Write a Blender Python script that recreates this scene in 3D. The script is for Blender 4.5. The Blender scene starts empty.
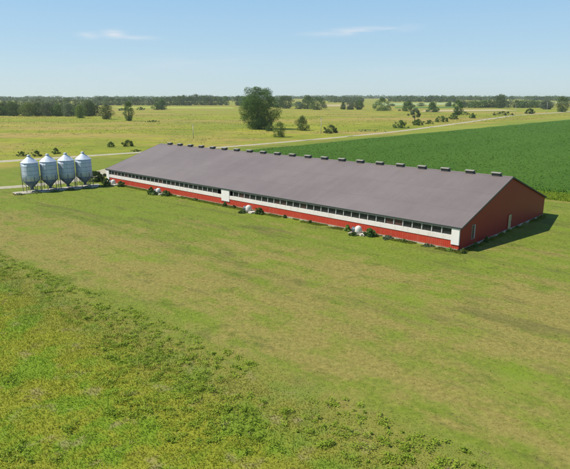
import bpy, bmesh, math, random
import numpy as np
from mathutils import Vector, Matrix

R = math.radians
rng = np.random.default_rng(7)
random.seed(7)
scene = bpy.context.scene
COL = scene.collection

# ------------------------------------------------------------------ camera maths (photo pixels -> ground points)
PW, PH, FPX, HOR, CAMH = 570.0, 469.0, 549.0, 98.0, 20.0
PITCH = math.atan((PH / 2 - HOR) / FPX)

def Zt(x, y):
    """terrain height: level farmland that swells very gently far away"""
    r = np.hypot(x, y)
    t = np.clip((r - 1300) / 2300, 0, 1)
    t = t * t * (3 - 2 * t)
    return t * (11 + 3.5 * np.sin(np.asarray(x) / 900.0 + 1.0) + 2 * np.sin(np.asarray(x) / 310.0))

def at(px, py):
    u = (px - PW / 2) / FPX; v = -(py - PH / 2) / FPX
    d = (u, math.cos(PITCH) + v * math.sin(PITCH), -math.sin(PITCH) + v * math.cos(PITCH))
    z = 0.0
    for _ in range(40):
        dz = min(d[2], -1e-4)
        t = (z - CAMH) / dz
        z = 0.6 * z + 0.4 * float(Zt(d[0] * t, d[1] * t))
    return d[0] * t, d[1] * t

def depth(x, y):
    return y * math.cos(PITCH) + CAMH * math.sin(PITCH)

# barn frame of reference: A = near corner, U along the barn away from the camera, W across the barn
A = np.array((23.3, 71.13)); U = np.array((-0.73, 0.6834)); W = np.array((0.6834, 0.73))
def uw(u, w):
    p = A + U * u + W * w
    return float(p[0]), float(p[1])

# ------------------------------------------------------------------ object helpers
def tag(o, label=None, cat=None, group=None, kind=None):
    if label: o['label'] = label
    if cat: o['category'] = cat
    if group: o['group'] = group
    if kind: o['kind'] = kind
    return o

def empty(name, loc, rz=0.0):
    o = bpy.data.objects.new(name, None)
    o.location = loc; o.rotation_euler = (0, 0, rz); o.empty_display_size = 0.3
    COL.objects.link(o)
    return o

def link(name, me, mat, parent=None, loc=None):
    o = bpy.data.objects.new(name, me)
    if mat is not None and not me.materials: me.materials.append(mat)
    COL.objects.link(o)
    if parent is not None: o.parent = parent
    if loc is not None: o.location = loc
    return o

def copy_tree(o, parent=None):
    c = o.copy(); COL.objects.link(c); c.parent = parent
    for ch in list(o.children):
        copy_tree(ch, c)
    return c

def np_mesh(name, verts, faces, smooth=False):
    """faces: (n,k) array, k = 3 or 4"""
    verts = np.asarray(verts, dtype=np.float32); faces = np.asarray(faces, dtype=np.int32)
    me = bpy.data.meshes.new(name)
    n, k = faces.shape
    me.vertices.add(len(verts)); me.vertices.foreach_set('co', verts.ravel())
    me.loops.add(n * k); me.loops.foreach_set('vertex_index', faces.ravel())
    me.polygons.add(n)
    me.polygons.foreach_set('loop_start', np.arange(0, n * k, k, dtype=np.int32))
    me.polygons.foreach_set('loop_total', np.full(n, k, dtype=np.int32))
    if smooth: me.polygons.foreach_set('use_smooth', np.ones(n, dtype=bool))
    me.update(calc_edges=True)
    return me

class MB:
    """collects simple shapes into one bmesh"""
    def __init__(s): s.bm = bmesh.new()
    def box(s, x0, x1, y0, y1, z0, z1):
        v = [s.bm.verts.new(p) for p in ((x0,y0,z0),(x1,y0,z0),(x1,y1,z0),(x0,y1,z0),(x0,y0,z1),(x1,y0,z1),(x1,y1,z1),(x0,y1,z1))]
        for f in ((0,3,2,1),(4,5,6,7),(0,1,5,4),(1,2,6,5),(2,3,7,6),(3,0,4,7)): s.bm.faces.new([v[i] for i in f])
        return s
    def prism(s, prof, axis, a, b):
        """extrude a 2-D outline along an axis: axis 'x' -> prof=(y,z); axis 'z' -> prof=(x,y); axis 'y' -> (x,z)"""
        def P(p, t): return {'x': (t, p[0], p[1]), 'z': (p[0], p[1], t), 'y': (p[0], t, p[1])}[axis]
        va = [s.bm.verts.new(P(p, a)) for p in prof]; vb = [s.bm.verts.new(P(p, b)) for p in prof]
        n = len(prof)
        s.bm.faces.new(va[::-1]); s.bm.faces.new(vb)
        for i in range(n): s.bm.faces.new((va[i], va[(i+1)%n], vb[(i+1)%n], vb[i]))
        return s
    def lathe(s, prof, seg=32, c=(0,0,0), smooth=True, cap=True):
        rings = []
        for r, z in prof:
            rings.append([s.bm.verts.new((c[0]+r*math.cos(2*math.pi*i/seg), c[1]+r*math.sin(2*math.pi*i/seg), c[2]+z)) for i in range(seg)])
        for a, b in zip(rings, rings[1:]):
            for i in range(seg):
                f = s.bm.faces.new((a[i], a[(i+1)%seg], b[(i+1)%seg], b[i])); f.smooth = smooth
        if cap:
            s.bm.faces.new(rings[0][::-1]); s.bm.faces.new(rings[-1])
        return s
    def tube(s, p0, p1, r0, r1=None, seg=8):
        r1 = r0 if r1 is None else r1
        p0 = Vector(p0); p1 = Vector(p1); d = (p1 - p0).normalized()
        a = d.orthogonal().normalized(); b = d.cross(a)
        ra = [s.bm.verts.new(p0 + (a*math.cos(t) + b*math.sin(t))*r0) for t in [2*math.pi*i/seg for i in range(seg)]]
        rb = [s.bm.verts.new(p1 + (a*math.cos(t) + b*math.sin(t))*r1) for t in [2*math.pi*i/seg for i in range(seg)]]
        for i in range(seg):
            f = s.bm.faces.new((ra[i], ra[(i+1)%seg], rb[(i+1)%seg], rb[i])); f.smooth = True
        s.bm.faces.new(ra[::-1]); s.bm.faces.new(rb)
        return s
    def build(s, name, mat, parent=None, bevel=0.0):
        if bevel:
            bmesh.ops.bevel(s.bm, geom=s.bm.edges[:], offset=bevel, segments=1, affect='EDGES')
        bmesh.ops.recalc_face_normals(s.bm, faces=s.bm.faces[:])
        me = bpy.data.meshes.new(name); s.bm.to_mesh(me); s.bm.free()
        return link(name, me, mat, parent)

# ------------------------------------------------------------------ material helpers
class NT:
    def __init__(s, name):
        s.mat = bpy.data.materials.new(name); s.mat.use_nodes = True
        s.t = s.mat.node_tree; s.bsdf = s.t.nodes['Principled BSDF']; s.out = s.t.nodes['Material Output']
    def n(s, kind, **kw):
        nd = s.t.nodes.new(kind)
        for k, v in kw.items(): setattr(nd, k, v)
        return nd
    def l(s, a, b): s.t.links.new(a, b)
    def val(s, sock, v):
        if hasattr(v, 'is_output'): s.l(v, sock)
        else: sock.default_value = v
    def coord(s, which='Object'):
        return s.n('ShaderNodeTexCoord').outputs[which]
    def pos(s): return s.n('ShaderNodeNewGeometry').outputs['Position']
    def mapping(s, v, scale=(1,1,1), rot=(0,0,0), loc=(0,0,0)):
        m = s.n('ShaderNodeMapping'); s.l(v, m.inputs[0])
        m.inputs['Scale'].default_value = scale; m.inputs['Rotation'].default_value = rot; m.inputs['Location'].default_value = loc
        return m.outputs[0]
    def noise(s, v, scale, detail=4, rough=0.55, dist=0.0):
        m = s.n('ShaderNodeTexNoise'); s.l(v, m.inputs['Vector'])
        m.inputs['Scale'].default_value = scale; m.inputs['Detail'].default_value = detail
        m.inputs['Roughness'].default_value = rough; m.inputs['Distortion'].default_value = dist
        return m.outputs['Fac']
    def ramp(s, f, a, b, lo=0.0, hi=1.0):
        m = s.n('ShaderNodeMapRange', interpolation_type='SMOOTHSTEP'); s.val(m.inputs[0], f)
        m.inputs[1].default_value = a; m.inputs[2].default_value = b; m.inputs[3].default_value = lo; m.inputs[4].default_value = hi
        return m.outputs[0]
    def math(s, op, a, b=0.0, clamp=False):
        m = s.n('ShaderNodeMath', operation=op, use_clamp=clamp); s.val(m.inputs[0], a); s.val(m.inputs[1], b)
        return m.outputs[0]
    def mix(s, f, a, b, mode='MIX'):
        m = s.n('ShaderNodeMix', data_type='RGBA', blend_type=mode); s.val(m.inputs[0], f)
        for i, c in ((6, a), (7, b)):
            if hasattr(c, 'is_output'): s.l(c, m.inputs[i])
            else: m.inputs[i].default_value = (*c, 1)
        return m.outputs[2]
    def dot(s, v, c):
        m = s.n('ShaderNodeVectorMath', operation='DOT_PRODUCT'); s.l(v, m.inputs[0]); m.inputs[1].default_value = c
        return m.outputs['Value']
    def bump(s, h, dist, strength=1.0):
        b = s.n('ShaderNodeBump'); b.inputs['Strength'].default_value = strength; b.inputs['Distance'].default_value = dist
        s.l(h, b.inputs['Height']); s.l(b.outputs[0], s.bsdf.inputs['Normal']); return b
    def fin(s, color, rough=0.9, metal=0.0, spec=0.3):
        s.val(s.bsdf.inputs['Base Color'], color if hasattr(color, 'is_output') else (*color, 1))
        s.val(s.bsdf.inputs['Roughness'], rough)
        s.bsdf.inputs['Metallic'].default_value = metal
        s.bsdf.inputs['Specular IOR Level'].default_value = spec
        return s.mat

def grass_color(m, fine=True):
    """grass colour from the world position: shared by the ground sheet and the blades growing on it"""
    p = m.pos()
    # soft edge between the mown lot and the unmown corner near the camera
    d = m.math('ADD', m.dot(p, (0.654, 0.757, 0)), 0.654*35.6 - 0.757*67.0)
    wob = m.math('MULTIPLY', m.math('SUBTRACT', m.noise(p, 0.35, 5), 0.5), 7.0)
    d = m.math('ADD', d, wob)
    rough = m.ramp(d, 2.5, -2.5)
    uc = m.math('SUBTRACT', m.dot(p, (float(U[0]), float(U[1]), 0)), float(A @ U))
    wc = m.math('SUBTRACT', m.dot(p, (float(W[0]), float(W[1]), 0)), float(A @ W))
    # mown lawn
    n1 = m.noise(p, 0.045, 6, 0.62); n2 = m.noise(p, 0.3, 6, 0.68); n3 = m.noise(p, 2.2, 5, 0.7)
    pl = m.mapping(p, (1, 1, 1), (0, 0, R(43.1)))
    strk = m.noise(m.mapping(pl, (0.045, 0.5, 1)), 1.0, 4, 0.6)
    green = m.mix(m.ramp(n3, 0.3, 0.72), (0.118, 0.165, 0.018), (0.20, 0.245, 0.028))
    dry = m.mix(m.ramp(n3, 0.3, 0.7), (0.19, 0.165, 0.040), (0.29, 0.25, 0.072))
    band = m.math('MULTIPLY', m.ramp(d, -1, 6), m.ramp(m.math('ADD', d, m.math('MULTIPLY', uc, 0.25)), 42, 20))
    dm = m.math('ADD', m.math('MULTIPLY', n1, 0.85), m.math('ADD', m.math('MULTIPLY', n2, 0.65), m.math('MULTIPLY', strk, 0.5)))
    dm = m.math('ADD', dm, m.math('MULTIPLY', band, 0.20))
    lawn = m.mix(m.ramp(dm, 1.0, 1.24), green, dry)
    lime = m.ramp(m.noise(m.mapping(p, (1, 1, 1), (0, 0, 0), (31, 7, 0)), 0.075, 6, 0.65), 0.54, 0.68)
    lawn = m.mix(m.math('MULTIPLY', lime, 0.7), lawn, (0.165, 0.235, 0.020))
    dk = m.ramp(m.noise(p, 0.22, 8, 0.74, 0.5), 0.54, 0.68)
    lawn = m.mix(m.math('MULTIPLY', dk, 0.6), lawn, (0.08, 0.11, 0.016))
    dk2 = m.ramp(m.noise(m.mapping(pl, (0.12, 0.45, 1)), 1.0, 7, 0.72), 0.56, 0.7)
    lawn = m.mix(m.math('MULTIPLY', dk2, 0.55), lawn, (0.095, 0.10, 0.032))
    ph = m.math('SINE', m.math('ADD', m.math('MULTIPLY', wc, 2*math.pi/3.6), m.math('MULTIPLY', m.noise(p, 0.08, 3), 5.0)))
    lawn = m.mix(m.math('MULTIPLY', m.ramp(ph, -0.6, 0.8), 0.13), lawn, (0.23, 0.235, 0.06))
    st2 = m.ramp(m.noise(m.mapping(pl, (0.03, 0.14, 1)), 1.0, 8, 0.74, 0.6), 0.5, 0.66)
    lawn = m.mix(m.math('MULTIPLY', m.math('MULTIPLY', st2, 0.6), m.ramp(d, 6, 22)), lawn, (0.10, 0.098, 0.032))
    # unmown corner: olive yellow with fresh green drifts and bare straw
    r2 = m.noise(p, 0.22, 6, 0.66); r3 = m.noise(p, 1.6, 5, 0.7)
    ro = m.mix(m.ramp(r3, 0.3, 0.7), (0.195, 0.215, 0.020), (0.265, 0.28, 0.028))
    ro = m.mix(m.math('MULTIPLY', m.ramp(r2, 0.46, 0.6), 0.85), ro, (0.15, 0.25, 0.018))
    ro = m.mix(m.math('MULTIPLY', m.ramp(d, -9, -1), 0.45), ro, (0.19, 0.17, 0.065))
    ro = m.mix(m.math('MULTIPLY', m.ramp(m.noise(p, 0.5, 5, 0.6), 0.56, 0.7), 0.6), ro, (0.30, 0.25, 0.12))
    near = m.mix(rough, lawn, ro)
    # pasture beyond the road
    ps = m.mapping(p, (1, 1, 1), (0, 0, R(6)))
    b1 = m.noise(m.mapping(ps, (0.004, 0.014, 1)), 1.0, 7, 0.7, 0.5)
    b2 = m.noise(p, 0.02, 7, 0.68); b3 = m.noise(p, 0.13, 5, 0.7)
    past = m.mix(m.ramp(b2, 0.35, 0.68), (0.185, 0.22, 0.020), (0.30, 0.30, 0.032))
    past = m.mix(m.math('MULTIPLY', m.ramp(m.math('ADD', b1, m.math('MULTIPLY', b3, 0.3)), 0.6, 0.76), 0.85), past, (0.35, 0.25, 0.08))
    past = m.mix(m.math('MULTIPLY', m.ramp(b3, 0.48, 0.66), 0.6), past, (0.10, 0.135, 0.022))
    past = m.mix(m.math('MULTIPLY', m.ramp(m.noise(m.mapping(p, (1, 1, 1), (0, 0, 0), (500, 90, 0)), 0.008, 7, 0.7, 0.4), 0.52, 0.66), 0.55), past, (0.15, 0.19, 0.03))
    mp = m.ramp(m.math('ADD', uc, m.math('MULTIPLY', m.math('SUBTRACT', m.noise(p, 0.05, 4), 0.5), 14)), 132, 150)
    c = m.mix(mp, near, past)
    return c

def foliage(name, c0, c1, clump=0.35, transl=0.25, rnd=True):
    m = NT(name)
    p = m.coord('Object')
    f = m.ramp(m.noise(m.pos(), clump, 3, 0.6), 0.32, 0.68)
    col = m.mix(f, c0, c1)
    if rnd:
        oi = m.n('ShaderNodeObjectInfo')
        hs = m.n('ShaderNodeHueSaturation'); m.l(col, hs.inputs['Color'])
        m.l(m.ramp(oi.outputs['Random'], 0, 1, 0.485, 0.515), hs.inputs['Hue'])
        m.l(m.ramp(oi.outputs['Random'], 0, 1, 0.8, 1.25), hs.inputs['Value'])
        col = hs.outputs[0]
    m.fin(col, 0.75, 0, 0.25)
    tr = m.n('ShaderNodeBsdfTranslucent'); m.l(col, tr.inputs[0])
    mx = m.n('ShaderNodeMixShader'); mx.inputs[0].default_value = transl
    m.l(m.bsdf.outputs[0], mx.inputs[1]); m.l(tr.outputs[0], mx.inputs[2]); m.l(mx.outputs[0], m.out.inputs[0])
    return m.mat

M = {}
m = NT('ground'); c = grass_color(m)
gh = m.math('ADD', m.noise(m.pos(), 3.0, 6, 0.75), m.math('MULTIPLY', m.noise(m.pos(), 0.4, 4, 0.6), 1.6))
m.bump(gh, 0.07, 0.8); M['ground'] = m.fin(c, 0.95, 0, 0.15)

def blades_mat(name, tr_=0.45, v0=0.95, v1=1.45):
    m = NT(name); c = grass_color(m)
    g = m.n('ShaderNodeNewGeometry')
    hs = m.n('ShaderNodeHueSaturation'); m.l(c, hs.inputs['Color'])
    m.l(m.ramp(g.outputs['Random Per Island'], 0, 1, v0, v1), hs.inputs['Value'])
    m.fin(hs.outputs[0], 0.7, 0, 0.25)
    tr = m.n('ShaderNodeBsdfTranslucent'); m.l(hs.outputs[0], tr.inputs[0])
    mx = m.n('ShaderNodeMixShader'); mx.inputs[0].default_value = tr_
    m.l(m.bsdf.outputs[0], mx.inputs[1]); m.l(tr.outputs[0], mx.inputs[2]); m.l(mx.outputs[0], m.out.inputs[0])
    return m.mat
M['blades'] = blades_mat('grass_blades'); M['lawn_blades'] = blades_mat('lawn_blades', 0.06, 0.88, 1.22)
M['weeds'] = foliage('weeds', (0.19, 0.28, 0.020), (0.28, 0.37, 0.034), 0.8, 0.22, False)
M['straw'] = foliage('straw', (0.30, 0.22, 0.10), (0.42, 0.34, 0.17), 1.2, 0.2, False)
M['yellow_flower'] = NT('yellow_flower').fin((0.65, 0.48, 0.04), 0.7)
M['leaf_tree'] = foliage('leaf_tree', (0.055, 0.10, 0.018), (0.10, 0.165, 0.032), 0.3, 0.25)
M['leaf_dark'] = foliage('leaf_dark', (0.047, 0.090, 0.017), (0.088, 0.15, 0.030), 0.3, 0.25)
M['leaf_light'] = foliage('leaf_light', (0.12, 0.19, 0.035), (0.21, 0.30, 0.06), 0.3, 0.3)
M['leaf_bush'] = foliage('leaf_bush', (0.055, 0.10, 0.02), (0.12, 0.19, 0.04), 0.6, 0.25)
M['leaf_grey'] = foliage('leaf_grey', (0.10, 0.14, 0.07), (0.17, 0.22, 0.12), 0.5, 0.25)
M['crop_leaf'] = foliage('crop_leaf', (0.052, 0.132, 0.010), (0.095, 0.205, 0.018), 0.5, 0.3, False)

m = NT('bark'); M['bark'] = m.fin(m.mix(m.noise(m.coord(), 2.0), (0.10, 0.075, 0.055), (0.20, 0.16, 0.12)), 0.95)

m = NT('crop_canopy'); p = m.pos()
pr = m.mapping(p, (1, 1, 1), (0, 0, R(46.9 - 90)))
row = m.n('ShaderNodeTexWave', wave_type='BANDS', bands_direction='X', wave_profile='SIN')
m.l(m.mapping(p, (1,1,1), (0, 0, R(-46.9))), row.inputs[0]); row.inputs['Scale'].default_value = 0.314/0.76*1.0; row.inputs['Distortion'].default_value = 0.6
c = m.mix(m.ramp(m.noise(p, 0.8, 6, 0.7), 0.3, 0.7), (0.042, 0.108, 0.008), (0.080, 0.170, 0.014))
big = m.noise(m.mapping(m.mapping(p, (1,1,1), (0, 0, R(-46.9))), (0.008, 0.05, 1)), 1.0, 5, 0.65)
c = m.mix(m.math('MULTIPLY', m.ramp(big, 0.35, 0.72), 0.7), c, (0.088, 0.180, 0.018))
c = m.mix(m.math('MULTIPLY', row.outputs['Fac'], 0.3), c, (0.02, 0.06, 0.008))
m.bump(m.math('ADD', m.noise(p, 2.2, 6, 0.75), m.math('MULTIPLY', row.outputs['Fac'], 0.25)), 0.25, 1.0)
M['crop'] = m.fin(c, 0.9, 0, 0.15)

m = NT('gravel'); p = m.pos()
c = m.mix(m.ramp(m.noise(p, 1.4, 8, 0.75), 0.3, 0.7), (0.30, 0.265, 0.19), (0.48, 0.44, 0.34))
c = m.mix(m.math('MULTIPLY', m.ramp(m.noise(p, 0.25, 6, 0.7), 0.54, 0.68), 0.75), c, (0.24, 0.26, 0.08))
m.bump(m.noise(p, 6, 6, 0.8), 0.06); M['gravel'] = m.fin(c, 0.95)
m = NT('concrete'); p = m.coord()
c = m.mix(m.ramp(m.noise(p, 1.2, 8, 0.7), 0.3, 0.7), (0.33, 0.30, 0.24), (0.52, 0.48, 0.40))
M['concrete'] = m.fin(m.mix(m.ramp(m.noise(p, 0.5, 5, 0.7), 0.55, 0.7), c, (0.28, 0.25, 0.20)), 0.9)

def painted(name, col, dirt, amount=0.5, rib=0.0, rough=0.55, low=None, streak=True):
    """painted ribbed steel with streaks of dirt; rib = rib spacing in metres across x+y"""
    m = NT(name); p = m.coord()
    n = m.noise(m.mapping(p, (1.2, 1.2, 0.25 if streak else 1.2)), 1.5, 6, 0.7)
    c = m.mix(m.math('MULTIPLY', m.ramp(n, 0.45, 0.75), amount), col, dirt)
    if low is not None:
        z = m.n('ShaderNodeSeparateXYZ'); m.l(p, z.inputs[0])
        lf = m.ramp(m.math('ADD', z.outputs[2], m.math('MULTIPLY', m.noise(p, 1.5, 6, 0.7), 0.9)), 1.0, 0.35)
        c = m.mix(m.math('MULTIPLY', lf, 0.7), c, low)
    if rib:
        s = m.n('ShaderNodeSeparateXYZ'); m.l(p, s.inputs[0])
        ph = m.math('FRACT', m.math('DIVIDE', m.math('ADD', s.outputs[0], s.outputs[1]), rib))
        h = m.ramp(m.math('ABSOLUTE', m.math('SUBTRACT', ph, 0.5)), 0.10, 0.2, 1, 0)
        m.bump(h, 0.03, 0.8)
    return m.fin(c, rough, 0, 0.4)
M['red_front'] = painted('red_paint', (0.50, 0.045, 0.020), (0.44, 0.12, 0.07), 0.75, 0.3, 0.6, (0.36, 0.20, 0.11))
M['red_gable'] = painted('barn_red_shaded', (0.27, 0.010, 0.010), (0.19, 0.016, 0.014), 0.5, 0.3, 0.5)  # darker copy of the front red; the gable's shade is in the colour
M['white'] = painted('white_curtain', (0.76, 0.71, 0.68), (0.58, 0.48, 0.39), 0.6, 0, 0.7)
M['white_trim'] = painted('white_trim', (0.80, 0.77, 0.76), (0.62, 0.60, 0.55), 0.4, 0, 0.6)
M['header'] = painted('grey_header', (0.50, 0.52, 0.53), (0.38, 0.39, 0.39), 0.5, 0, 0.6)
M['post'] = painted('grey_post', (0.42, 0.42, 0.41), (0.28, 0.27, 0.25), 0.6, 0, 0.7)
M['gutter'] = painted('dark_gutter', (0.035, 0.05, 0.05), (0.06, 0.06, 0.06), 0.5, 0, 0.5)
M['door_tan'] = painted('tan_door', (0.42, 0.34, 0.18), (0.30, 0.25, 0.15), 0.5, 0, 0.6)
M['vent_dark'] = painted('vent_dark', (0.06, 0.06, 0.058), (0.11, 0.10, 0.09), 0.5, 0, 0.7)
M['vent_cap'] = painted('vent_cap', (0.27, 0.26, 0.22), (0.18, 0.17, 0.14), 0.6, 0, 0.6, None, False)
M['fibreglass'] = painted('fibreglass', (0.66, 0.64, 0.58), (0.42, 0.39, 0.31), 0.7, 0, 0.5)
M['pole_grey'] = painted('pole_wood', (0.50, 0.47, 0.42), (0.34, 0.31, 0.27), 0.5, 0, 0.8)

m = NT('window_dark_interior'); p = m.coord()  # dark sheet stands for the unlit barn interior, some with a reddish tint
s = m.n('ShaderNodeSeparateXYZ'); m.l(p, s.inputs[0])
oi = m.n('ShaderNodeObjectInfo')
c = m.mix(m.ramp(m.noise(p, 1.3, 5, 0.7), 0.35, 0.7), (0.012, 0.014, 0.014), (0.06, 0.06, 0.055))
c = m.mix(m.math('MULTIPLY', m.ramp(oi.outputs['Random'], 0.6, 0.95), 0.6), c, (0.12, 0.055, 0.045))
M['dark_pane'] = m.fin(c, 0.45, 0, 0.3)

m = NT('roof_steel'); p = m.coord()
s = m.n('ShaderNodeSeparateXYZ'); m.l(p, s.inputs[0])
pan = m.n('ShaderNodeTexWhiteNoise', noise_dimensions='1D'); m.l(m.math('FLOOR', m.math('DIVIDE', s.outputs[0], 0.92)), pan.inputs['W'])
c = m.mix(m.ramp(m.noise(p, 0.12, 6, 0.65), 0.3, 0.7), (0.158, 0.129, 0.126), (0.196, 0.164, 0.158))
c = m.mix(m.math('MULTIPLY', pan.outputs[0], 0.28), c, (0.205, 0.174, 0.174))
st = m.noise(m.mapping(p, (2.0, 0.12, 0.12)), 1.0, 5, 0.7)
c = m.mix(m.math('MULTIPLY', m.ramp(st, 0.52, 0.78), 0.4), c, (0.125, 0.10, 0.10))
ph = m.math('FRACT', m.math('DIVIDE', s.outputs[0], 0.305))
h = m.ramp(m.math('ABSOLUTE', m.math('SUBTRACT', ph, 0.5)), 0.06, 0.16, 1, 0)
c = m.mix(m.math('MULTIPLY', h, 0.22), c, (0.23, 0.20, 0.20))
lap = m.math('FRACT', m.math('DIVIDE', m.math('ADD', s.outputs[1], 1.2), 5.6))
c = m.mix(m.math('MULTIPLY', m.ramp(lap, 0.015, 0.006), 0.5), c, (0.08, 0.065, 0.065))
m.bump(h, 0.03, 0.9); M['roof'] = m.fin(c, 0.55, 0.0, 0.4)

m = NT('galvanised'); p = m.coord()
s = m.n('ShaderNodeSeparateXYZ'); m.l(p, s.inputs[0])
oi = m.n('ShaderNodeObjectInfo')
c = m.mix(m.ramp(m.noise(m.mapping(p, (1.5, 1.5, 0.35)), 1.3, 6, 0.7), 0.3, 0.75), (0.46, 0.54, 0.66), (0.66, 0.72, 0.82))
c = m.mix(m.math('MULTIPLY', m.ramp(m.noise(m.mapping(p, (3, 3, 0.3)), 1.0, 5, 0.7), 0.55, 0.75), 0.4), c, (0.30, 0.30, 0.28))
w_ = m.math('SINE', m.math('MULTIPLY', s.outputs[2], 2*math.pi/0.1))
m.bump(w_, 0.012, 0.8); M['galv'] = m.fin(c, 0.6, 0.25, 0.3)
m = NT('galvanised_dull_shaded'); p = m.coord()  # dull metal, darkened so the bin hopper's shade sits in the colour
M['galv2'] = m.fin(m.mix(m.ramp(m.noise(p, 1.5, 5, 0.7), 0.3, 0.7), (0.11, 0.13, 0.15), (0.22, 0.25, 0.28)), 0.5, 0.5)

def field_mat(name, c0, c1):
    m = NT(name); p = m.pos()
    f = m.noise(m.mapping(p, (0.004, 0.02, 1)), 1.0, 5, 0.6)
    c = m.mix(m.ramp(f, 0.3, 0.7), c0, c1)
    c = m.mix(m.math('MULTIPLY', m.ramp(m.noise(p, 0.03, 5, 0.7), 0.5, 0.75), 0.35), c, (0.10, 0.13, 0.04))
    return m.fin(c, 0.95, 0, 0.1)
M['f_tan'] = field_mat('dry_field', (0.36, 0.29, 0.14), (0.46, 0.40, 0.22))
M['f_pale'] = field_mat('pale_field', (0.26, 0.33, 0.14), (0.36, 0.42, 0.20))
M['f_green'] = field_mat('green_field', (0.07, 0.15, 0.03), (0.12, 0.21, 0.05))
M['f_yell'] = field_mat('yellow_green_field', (0.28, 0.33, 0.05), (0.38, 0.40, 0.08))

# ------------------------------------------------------------------ world, sun, camera
SUN = Vector((-0.985, -0.03, 1.30)).normalized()
world = bpy.data.worlds.new('World'); scene.world = world; world.use_nodes = True
wt = world.node_tree; bg = wt.nodes['Background']
sky = wt.nodes.new('ShaderNodeTexSky'); sky.sky_type = 'NISHITA'; sky.sun_disc = False
sky.sun_elevation = math.asin(SUN.z); sky.sun_rotation = math.atan2(SUN.x, SUN.y)
sky.altitude = 300; sky.air_density = 1.0; sky.dust_density = 0.3; sky.ozone_density = 2.5
def wn(k, **kw):
    n = wt.nodes.new(k)
    for a, b in kw.items(): setattr(n, a, b)
    return n
def wmath(op, a, b=0.0, c=None):
    n = wn('ShaderNodeMath', operation=op)
    for i, v in enumerate((a, b) if c is None else (a, b, c)):
        if hasattr(v, 'is_output'): wt.links.new(v, n.inputs[i])
        else: n.inputs[i].default_value = v
    return n.outputs[0]
tc = wn('ShaderNodeTexCoord'); sp = wn('ShaderNodeSeparateXYZ'); wt.links.new(tc.outputs['Generated'], sp.inputs[0])
az = wmath('ARCTAN2', sp.outputs[0], sp.outputs[1]); el = wmath('ARCSINE', sp.outputs[2])
cmb = wn('ShaderNodeCombineXYZ'); wt.links.new(wmath('MULTIPLY', az, 9.0), cmb.inputs[0]); wt.links.new(wmath('MULTIPLY', el, 60.0), cmb.inputs[1])
ns = wn('ShaderNodeTexNoise'); wt.links.new(cmb.outputs[0], ns.inputs['Vector'])
ns.inputs['Scale'].default_value = 1.0; ns.inputs['Detail'].default_value = 6; ns.inputs['Roughness'].default_value = 0.6; ns.inputs['Distortion'].default_value = 0.4
def wisp(a0, e0, wa, we, amt):
    """a thin cloud at azimuth a0, elevation e0 (degrees)"""
    da = wmath('DIVIDE', wmath('SUBTRACT', az, R(a0)), R(wa)); de = wmath('DIVIDE', wmath('SUBTRACT', el, R(e0)), R(we))
    r2 = wmath('ADD', wmath('MULTIPLY', da, da), wmath('MULTIPLY', de, de))
    return wmath('MULTIPLY', wmath('EXPONENT', wmath('MULTIPLY', r2, -1.0)), amt)
def azel(px, py):
    u = (px - PW/2)/FPX; v = -(py - PH/2)/FPX
    d = Vector((u, math.cos(PITCH)+v*math.sin(PITCH), -math.sin(PITCH)+v*math.cos(PITCH))).normalized()
    return math.degrees(math.atan2(d.x, d.y)), math.degrees(math.asin(d.z))
tot = None
for px, py, wa, we, amt in ((88, 35.5, 0.9, 0.26, 1.0), (114, 34, 0.9, 0.34, 1.25), (139, 38, 1.5, 0.18, 1.0), (120, 70, 9, 0.8, .25),
                            (372, 30, 3.0, 0.3, 1.0), (330, 34, 2.6, 0.2, .7), (398, 26, 1.8, 0.2, .7), (350, 31, 1.4, .25, .6), (200, 62, 8, .6, .2), (450, 72, 9, .7, .2)):
    a_, e_ = azel(px, py); q = wisp(a_, e_, wa, we, amt)
    tot = q if tot is None else wmath('ADD', tot, q)
nmap = wn('ShaderNodeMapRange', interpolation_type='SMOOTHSTEP'); wt.links.new(ns.outputs['Fac'], nmap.inputs[0])
nmap.inputs[1].default_value = 0.3; nmap.inputs[2].default_value = 0.7
cf = wmath('MULTIPLY', wmath('MULTIPLY', tot, nmap.outputs[0]), 0.75)
vg = wn('ShaderNodeMix', data_type='RGBA'); wt.links.new(cf, vg.inputs[0]); vg.inputs[7].default_value = (5.8, 6.1, 6.6, 1)
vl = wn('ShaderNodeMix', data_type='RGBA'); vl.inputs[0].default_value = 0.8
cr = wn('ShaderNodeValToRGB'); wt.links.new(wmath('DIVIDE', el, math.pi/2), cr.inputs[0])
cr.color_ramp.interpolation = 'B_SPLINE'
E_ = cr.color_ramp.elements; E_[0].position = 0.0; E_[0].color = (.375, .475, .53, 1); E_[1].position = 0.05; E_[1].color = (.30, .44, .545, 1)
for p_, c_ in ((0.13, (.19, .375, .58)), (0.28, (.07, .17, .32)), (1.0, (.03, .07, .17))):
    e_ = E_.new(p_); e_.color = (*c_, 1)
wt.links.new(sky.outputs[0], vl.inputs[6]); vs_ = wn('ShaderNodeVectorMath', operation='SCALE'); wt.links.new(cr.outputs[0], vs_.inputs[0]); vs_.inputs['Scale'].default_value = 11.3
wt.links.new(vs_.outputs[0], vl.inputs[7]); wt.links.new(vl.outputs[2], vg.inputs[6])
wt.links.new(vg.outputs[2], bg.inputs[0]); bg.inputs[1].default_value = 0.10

sl = bpy.data.lights.new('sun', 'SUN'); sl.energy = 4.3; sl.angle = R(0.53); sl.color = (1.0, 0.93, 0.80)
so = bpy.data.objects.new('sun', sl); COL.objects.link(so); so.rotation_euler = (-SUN).to_track_quat('-Z', 'Y').to_euler(); so.location = (-60, 40, 80)

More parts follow.
